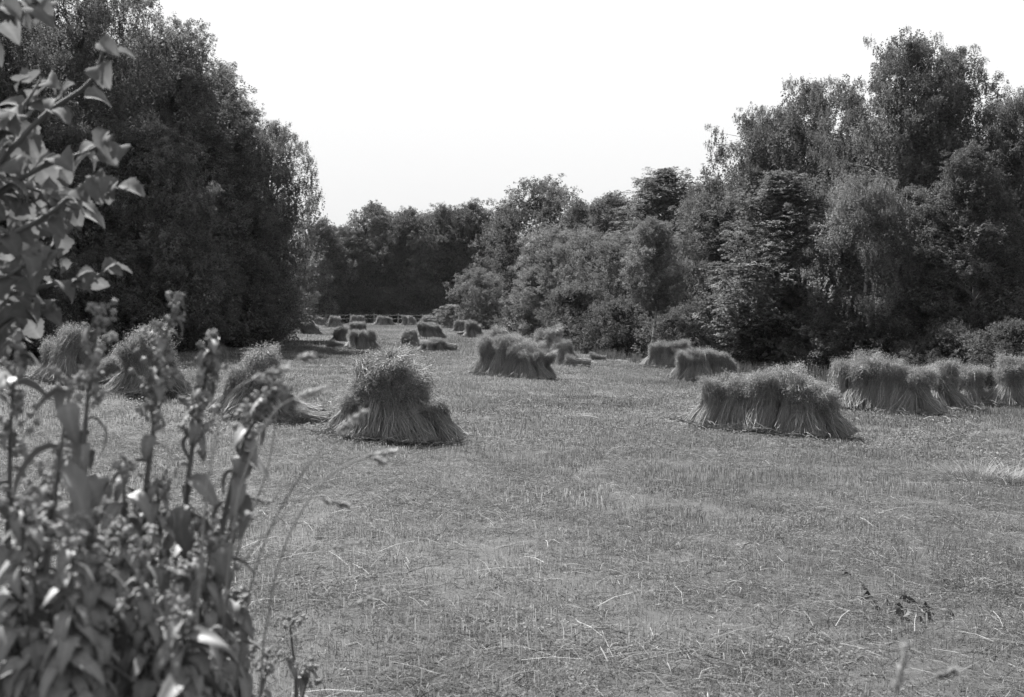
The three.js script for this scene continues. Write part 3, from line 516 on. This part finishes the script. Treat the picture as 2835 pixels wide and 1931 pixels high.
function putLeaf(parent, geo, mat, p, dir, up, size, label) {
  const m = part(parent, 'leaf', geo, mat, label), x = dir.clone().normalize(), z = V().crossVectors(x, up).normalize(), y = V().crossVectors(z, x);
  m.quaternion.setFromRotationMatrix(new THREE.Matrix4().makeBasis(x, y, z)); m.position.copy(p); m.scale.setScalar(size); return m;
}
// hazel bush rooted on the bank outside the frame, its shoots reaching into it
{
  const r = rng(500), D = 2.75, g = new THREE.Group(); thing(g, 'hazel_bush', 'broad leaved hazel branches reaching over the weeds', 'bush');
  const root = V(-1.62, ground(-1.62, -D), -D); g.position.copy(root);
  const shoots = [ // pixels from the bush outward to each shoot's tip
    [[-260, 900], [-40, 560], [170, 320], [300, 225], [338, 130]], [[-280, 800], [-60, 500], [110, 300], [165, 215]], [[-300, 900], [-60, 620], [150, 470], [290, 420], [365, 385]],
    [[-280, 950], [0, 700], [190, 590], [300, 500], [355, 520]], [[-260, 1050], [-20, 850], [180, 790], [300, 770], [365, 740]], [[-300, 700], [-80, 470], [40, 350], [40, 330]],
    [[-300, 400], [-60, 150], [60, 40], [150, 5]], [[-260, 1000], [-20, 820], [110, 740], [160, 690]], [[-260, 1060], [0, 930], [120, 860], [200, 850]], [[-300, 760], [0, 560], [120, 520], [255, 580]]];
  const seeds = [];
  shoots.forEach((pp, k) => {
    const dd = D + (r() - 0.5) * 0.5, pts = [root.clone().add(V((r() - 0.5) * 0.2, -0.05, (r() - 0.5) * 0.2)), ...pp.map(([x, y], i) => at(x - 50, y, mixf(D, dd, i / pp.length)))];
    const curve = new THREE.CatmullRomCurve3(pts), fine = curve.getPoints(16).map((p) => p.sub(root));
    part(g, 'branch', tube(fine, fine.map((_, i) => 0.011 * (1 - i / 17) + 0.0018), 6), stemMat);
    for (let t = 0.42; t <= 1.001; t += 0.052) seeds.push([curve.getPoint(Math.min(1, t)), curve.getTangent(Math.min(1, t)), t]);
  });
  for (const [p, tan, t] of seeds) {
    const n = t > 0.97 ? 2 : r() < 0.35 ? 2 : 1;
    for (let q = 0; q < n; q++) {
      const dir = tan.clone().multiplyScalar(0.5).add(V((r() - 0.5) * 2.6, 0.35 - 1.1 * r(), (r() - 0.35) * 1.3)).normalize(), up = V((r() - 0.6) * 0.9, 0.75, 0.35 + (r() - 0.3) * 0.9);
      putLeaf(g, hazelLeaves[Math.floor(r() * 3)], hazelMat, p.clone().add(V((r() - 0.5) * 0.03, (r() - 0.5) * 0.03, (r() - 0.5) * 0.1)).sub(root), dir, up, 0.046 + 0.03 * r());
    }
  }
  for (let k = 0; k < 150; k++) { // the leafy mass nearer the root
    const y = 300 + 640 * r(), x = -60 + (90 + 170 * Math.sin((y - 250) / 700 * 3.1)) * Math.pow(r(), 1.2), dd = D + 0.1 + 0.5 * r();
    putLeaf(g, hazelLeaves[Math.floor(r() * 3)], hazelMat, at(x, y, dd).sub(root), V((r() - 0.3), -0.5 - 0.5 * r(), (r() - 0.4) * 1.4), V((r() - 0.6), 0.7, 0.2 + (r() - 0.3)), 0.05 + 0.03 * r());
  }
}
function budCluster(seed) { // a knot of small seeds
  const r = rng(seed), gs = [];
  for (let k = 0; k < 11; k++) { const q = new THREE.IcosahedronGeometry(0.16 + 0.13 * r(), 0), d = randDir(r).multiplyScalar(0.42 * Math.cbrt(r())); q.translate(d.x, d.y * 1.2, d.z); const t = 0.7 + 0.6 * r(); q.setAttribute('color', new THREE.Float32BufferAttribute(new Array(q.attributes.position.count * 3).fill(t), 3)); q.deleteAttribute('uv'); gs.push(q); }
  return mergeGeometries(gs);
}
const buds = [1, 2, 3].map((k) => budCluster(420 + k));
// tall weed: pixels from foot to tip of its stem; spike = share of the stem carrying seed clusters
function weed(label, group, pp, d0, d1, o) {
  const r = rng(o.seed), g = new THREE.Group(); thing(g, 'tall_weed', label, 'weed', group);
  const up = pp.map(([x, y], i) => at(x, y, mixf(d0, d1, i / (pp.length - 1)))), foot = up[0].clone(); foot.x += (r() - 0.5) * 0.1; foot.y = ground(foot.x, foot.z) - 0.02; g.position.copy(foot);
  const curve = new THREE.CatmullRomCurve3([foot, ...up.filter((p) => p.y > foot.y + 0.12)]), L = curve.getLength(), fine = curve.getPoints(22).map((p) => p.sub(foot));
  part(g, 'stem', tube(fine, fine.map((_, i) => 0.0065 * (1 - i / 23) + 0.0016), 6), stemMat);
  const n = Math.round(L / (o.gap ?? 0.05)), spike = o.spike ?? 0.3;
  for (let k = 0; k < n; k++) {
    const t = (k + r()) / n; if (t < 0.1 || (t > 1 - spike && r() < 0.5)) continue;
    const p = curve.getPoint(t).sub(foot), a = k * 2.4 + r(), out = V(Math.cos(a), 0.25 - 0.5 * r(), Math.sin(a)).normalize(), size = (o.leaf ?? 0.075) * (0.5 + 0.9 * r()) * (1.15 - 0.75 * Math.max(0, t - 0.35));
    putLeaf(g, weedLeaves[Math.floor(r() * 3)], weedMat, p.clone().addScaledVector(out, 0.004), out.clone().add(V(0, 0.25 - 0.9 * r(), 0)), V(out.x * 0.5 + (r() - 0.5) * 0.8, 1, out.z * 0.5 + (r() - 0.5) * 0.8), size);
  }
  const knot = (p, q) => { const c = part(g, 'seed_cluster', buds[Math.floor(r() * 3)], clusterMat); c.position.copy(p); c.scale.setScalar(q * (0.75 + 0.6 * r())); c.rotation.set(r() * 6, r() * 6, r() * 6); };
  const arms = Math.round(spike * L / 0.026), sd = [];
  for (let k = 0; k < arms; k++) { // short side branches, each carrying a few knots of seed
    const f = (k + r()) / arms, p = curve.getPoint(Math.min(1, 1 - spike + spike * f * 0.97)).sub(foot), a = k * 2.4 + r() * 1.5, len = (0.02 + 0.05 * r()) * (1.15 - 0.85 * f);
    const e = p.clone().add(V(Math.cos(a) * len, len * (0.5 + 0.9 * r()), Math.sin(a) * len));
    sd.push(tube([p, p.clone().lerp(e, 0.5).add(V(0, -len * 0.1, 0)), e], [0.0016, 0.0013, 0.0008], 4));
    for (let q = 0; q < 3; q++) knot(p.clone().lerp(e, 0.35 + 0.33 * q).add(V((r() - 0.5) * 0.008, (r() - 0.5) * 0.008, (r() - 0.5) * 0.008)), 0.0135 * (1.1 - 0.3 * f));
    if (r() < 0.35) { const out = V(Math.cos(a + 0.6), 0.3 - 0.7 * r(), Math.sin(a + 0.6)); putLeaf(g, weedLeaves[Math.floor(r() * 3)], weedMat, p.clone(), out, V(out.x * 0.4, 1, out.z * 0.4), 0.025 + 0.035 * r()); }
  }
  if (sd.length) part(g, 'side_branches', mergeGeometries(sd), stemMat);
  for (let k = 0; k < 3; k++) knot(curve.getPoint(1 - 0.012 * k).sub(foot), 0.01);
}
weed('tallest seed spike of the foreground weeds, rising before the shaggy stook', null, [[395, 1700], [400, 1400], [425, 1180], [445, 990], [490, 815]], 2.15, 2.2, { seed: 1, spike: 0.42, leaf: 0.08 });
weed('seed spike next to the tallest one, before the dark shrubs', null, [[520, 1750], [515, 1400], [535, 1220], [565, 1060], [592, 915]], 2.2, 2.25, { seed: 2, spike: 0.42, leaf: 0.075 });
weed('seed spike between the hazel leaves and the tallest spike', null, [[215, 1700], [225, 1400], [235, 1180], [255, 1000], [282, 845]], 2.1, 2.15, { seed: 3, spike: 0.36, leaf: 0.085 });
weed('leaning weed whose tip bends over the half collapsed stook', null, [[590, 1800], [610, 1500], [655, 1290], [700, 1170], [790, 1065]], 2.0, 2.05, { seed: 4, spike: 0.3, leaf: 0.07, gap: 0.045 });
weed('seed spike at the outer edge under the hazel leaves', null, [[20, 1600], [25, 1350], [30, 1150], [50, 920]], 2.1, 2.1, { seed: 5, spike: 0.4, leaf: 0.08 });
weed('dark crowded spike at the edge of the foreground weeds', null, [[600, 1850], [610, 1600], [650, 1400], [682, 1225]], 2.25, 2.3, { seed: 6, spike: 0.55, leaf: 0.06 });
weed('thin stemmed weed with large dark drooping leaves', null, [[110, 1850], [130, 1560], [160, 1300], [195, 1060]], 1.75, 1.8, { seed: 7, spike: 0.04, leaf: 0.1, gap: 0.075 });
for (const [seed, x, y0, y1, d, label] of [
  [8, 120, 1900, 1230, 1.9, 'leafy weed close under the hazel branches'], [9, 330, 1900, 1270, 2.0, 'leafy weed at the foot of the tallest seed spike'], [10, 440, 1900, 1330, 2.1, 'leafy weed between the two tall seed spikes'],
  [11, 40, 1950, 1400, 1.6, null], [12, 250, 1950, 1420, 1.65, null], [13, 400, 1990, 1530, 1.7, null], [14, 560, 1990, 1480, 1.9, 'leafy weed below the leaning weed'], [15, 650, 1990, 1640, 2.3, 'short leafy weed at the open side of the clump'],
  [16, 150, 2000, 1600, 1.65, null], [17, 330, 2000, 1660, 1.7, null], [18, 510, 2000, 1700, 1.6, null], [19, 20, 2000, 1640, 1.6, null], [20, 600, 1990, 1700, 2.1, 'small leafy weed under the dark crowded spike'],
  [24, 90, 1950, 1330, 1.75, null], [25, 190, 1950, 1500, 1.55, null], [26, 300, 1980, 1480, 1.8, null], [27, 470, 1990, 1580, 1.85, null], [28, 420, 2000, 1740, 1.7, null], [29, 240, 2020, 1740, 1.6, null], [30, 80, 2020, 1760, 1.55, null], [31, 560, 2000, 1800, 1.7, null], [32, 360, 1950, 1400, 2.15, null], [33, 520, 1950, 1420, 2.25, null]])
  weed(label ?? 'leafy weed in the thick of the foreground clump', label ? null : 'leafy weeds of the foreground clump', [[x, y0], [x + 6, (y0 + y1) / 2], [x + 14 + (seed * 37 % 60) - 30, y1]], d, d + 0.05, { seed, spike: seed % 4 ? 0.08 : 0.25, leaf: seed % 3 ? 0.05 : 0.075, gap: 0.0135 });
for (const [seed, x, y1, d] of [[34, 690, 1720, 2.5], [35, 745, 1800, 2.7], [36, 860, 1840, 2.8]]) weed('thin wispy weed straying from the clump onto the stubble', 'wispy weeds beside the clump', [[x - 40, 2000], [x - 20, (2000 + y1) / 2], [x, y1]], d, d, { seed, spike: 0.3, leaf: 0.045, gap: 0.05 });
weed('small dark plantain like head beside the weed clump', null, [[820, 1900], [810, 1800], [800, 1710]], 3.1, 3.1, { seed: 23, spike: 0.2, leaf: 0.05, gap: 0.1 });
// arching grass stalks among the weeds
function grassStalk(label, group, pp, d, o = {}) {
  const r = rng(o.seed), g = new THREE.Group(); thing(g, 'grass_stalk', label, 'grass stalk', group);
  const first = at(pp[0][0], pp[0][1], d), foot = V(first.x - 0.05, 0, -d); foot.y = ground(foot.x, foot.z) - 0.02; g.position.copy(foot);
  const curve = new THREE.CatmullRomCurve3([foot, ...pp.map(([x, y]) => at(x, y, d + (r() - 0.5) * 0.06))]), fine = curve.getPoints(24).map((p) => p.sub(foot));
  part(g, 'stem', tube(fine, fine.map((_, i) => 0.0026 * (1 - i / 34)), 5), grassMat);
  const s = new Soup(); for (let k = 0; k < 90; k++) { const t = 1 - (o.head ?? 0.16) * r(), p = curve.getPoint(t).sub(foot), dir = curve.getTangent(t).multiplyScalar(0.8).add(randDir(r).multiplyScalar(0.6)).normalize(), sd = randDir(r).cross(dir).normalize(); s.leaf(p, dir.multiplyScalar(0.012 + 0.008 * r()), sd.multiplyScalar(0.0018), 0.8 + 0.4 * r(), 0.5); }
  part(g, 'seed_head', s.geo(), grassMat);
}
const GS = 'arching grass stalks among the weeds';
[[[560, 1500], [590, 1250], [650, 1080], [790, 1020]], [[640, 1500], [700, 1250], [770, 1130], [900, 1075]], [[700, 1600], [860, 1280], [1000, 1140]], [[760, 1600], [900, 1330], [1010, 1270], [1060, 1280]], [[640, 1600], [740, 1300], [800, 1010], [860, 985]], [[600, 1650], [720, 1420], [840, 1380], [960, 1400]], [[600, 1700], [760, 1450], [950, 1290], [1090, 1250]], [[700, 1850], [900, 1720], [1060, 1640]], [[620, 1900], [820, 1560], [1000, 1500]], [[400, 1600], [520, 1400], [640, 1370], [740, 1390]]]
  .forEach((pp, k) => grassStalk('pale grass stalk arching out of the weed clump', GS, pp, 1.75 + 0.09 * k, { seed: 600 + k }));
grassStalk('blurred pale grass stalk standing alone before the withered leaves', null, [[2440, 2100], [2480, 1930], [2510, 1790]], 1.5, { seed: 620, head: 0.3 });
grassStalk('grass stalk bending beside the blurred pale one', null, [[2500, 2100], [2540, 1900], [2640, 1860]], 1.7, { seed: 621 });
// withered dark leaves on the stubble
{
  const g = new THREE.Group(), O = onGround(2500, 1715), r = rng(640), m = leafMat(0.05, 0, 0.7); thing(g, 'withered_dock', 'withered dock with curled dark leaves lying on the stubble', 'plant'); g.position.copy(O);
  for (const [x, y, s, a] of [[2412, 1672, 0.13, 70], [2455, 1690, 0.14, 35], [2490, 1675, 0.2, -40], [2480, 1720, 0.16, 10], [2520, 1722, 0.16, 130], [2570, 1700, 0.15, 60], [2610, 1702, 0.1, -70], [2540, 1735, 0.09, 0], [2440, 1705, 0.13, 160], [2555, 1722, 0.12, -20], [2500, 1700, 0.15, 80]]) {
    const p = onGround(x, y).sub(O); p.y += 0.035 + 0.03 * r(); const q = a * Math.PI / 180; putLeaf(g, weedLeaves[Math.floor(r() * 3)], m, p, V(Math.cos(q), 0.3 * (r() - 0.3), -Math.sin(q)), V((r() - 0.5), 0.6, 0.9), s);
  }
  part(g, 'stem', tube([V(-0.12, 0.05, 0.02), V(0.02, 0.07, 0), V(0.15, 0.05, 0.03)], [0.006, 0.006, 0.004], 5), stemMat);
}
for (const [k, x, y, label] of [[0, 2338, 1608, 'small dark dead leaf near the withered dock'], [1, 2385, 1632, 'small dark dead leaf nearest the withered dock'], [2, 2412, 1772, 'small dark dead leaf below the withered dock']]) {
  const p = onGround(x, y), m = new THREE.Mesh(weedLeaves[k], leafMat(0.03, 0.05, 0.7)); thing(m, 'dead_leaf', label, 'leaf'); p.y += 0.05; m.position.copy(p); m.scale.setScalar(0.1); m.rotation.set(0.5, k * 1.3, 0.1);
}
// grass tufts in the field
function tuft(label, px, py, h, n, seed, v, rad = 0.14) {
  const r = rng(seed), s = new Soup(), p = onGround(px, py);
  for (let k = 0; k < n; k++) { const a = r() * 6.28, q = rad * Math.sqrt(r()), hh = h * (0.45 + 0.65 * r()), b = hh * 0.5 * r(), x = Math.cos(a) * q, z = Math.sin(a) * q; s.ribbon([V(x, -0.02, z), V(x * 1.4 + Math.cos(a) * b * 0.3, hh * 0.65, z * 1.4 + Math.sin(a) * b * 0.3), V(x * 1.8 + Math.cos(a) * b, hh, z * 1.8 + Math.sin(a) * b)], 0.006, V(-Math.sin(a), 0, Math.cos(a)), 0.6 + 0.7 * r(), 0.2); }
  const m = new THREE.Mesh(s.geo(), leafMat(v, 0.25)); m.castShadow = m.receiveShadow = true; thing(m, 'grass_tuft', label, 'grass'); m.position.copy(p);
}
tuft('grass tuft behind the tall pointed stook', 1035, 1010, 0.4, 60, 1, 0.1);
tuft('pale grass tuft sprawling before the stook row', 2700, 1325, 0.17, 260, 2, 0.12, 0.5);
tuft('pale grass tuft beside the sprawling one', 2800, 1330, 0.15, 240, 3, 0.12, 0.5);
tuft('pale tall grass at the wood edge behind the long stook', 2075, 1020, 0.4, 80, 4, 0.11);

renderer.render(scene, camera);
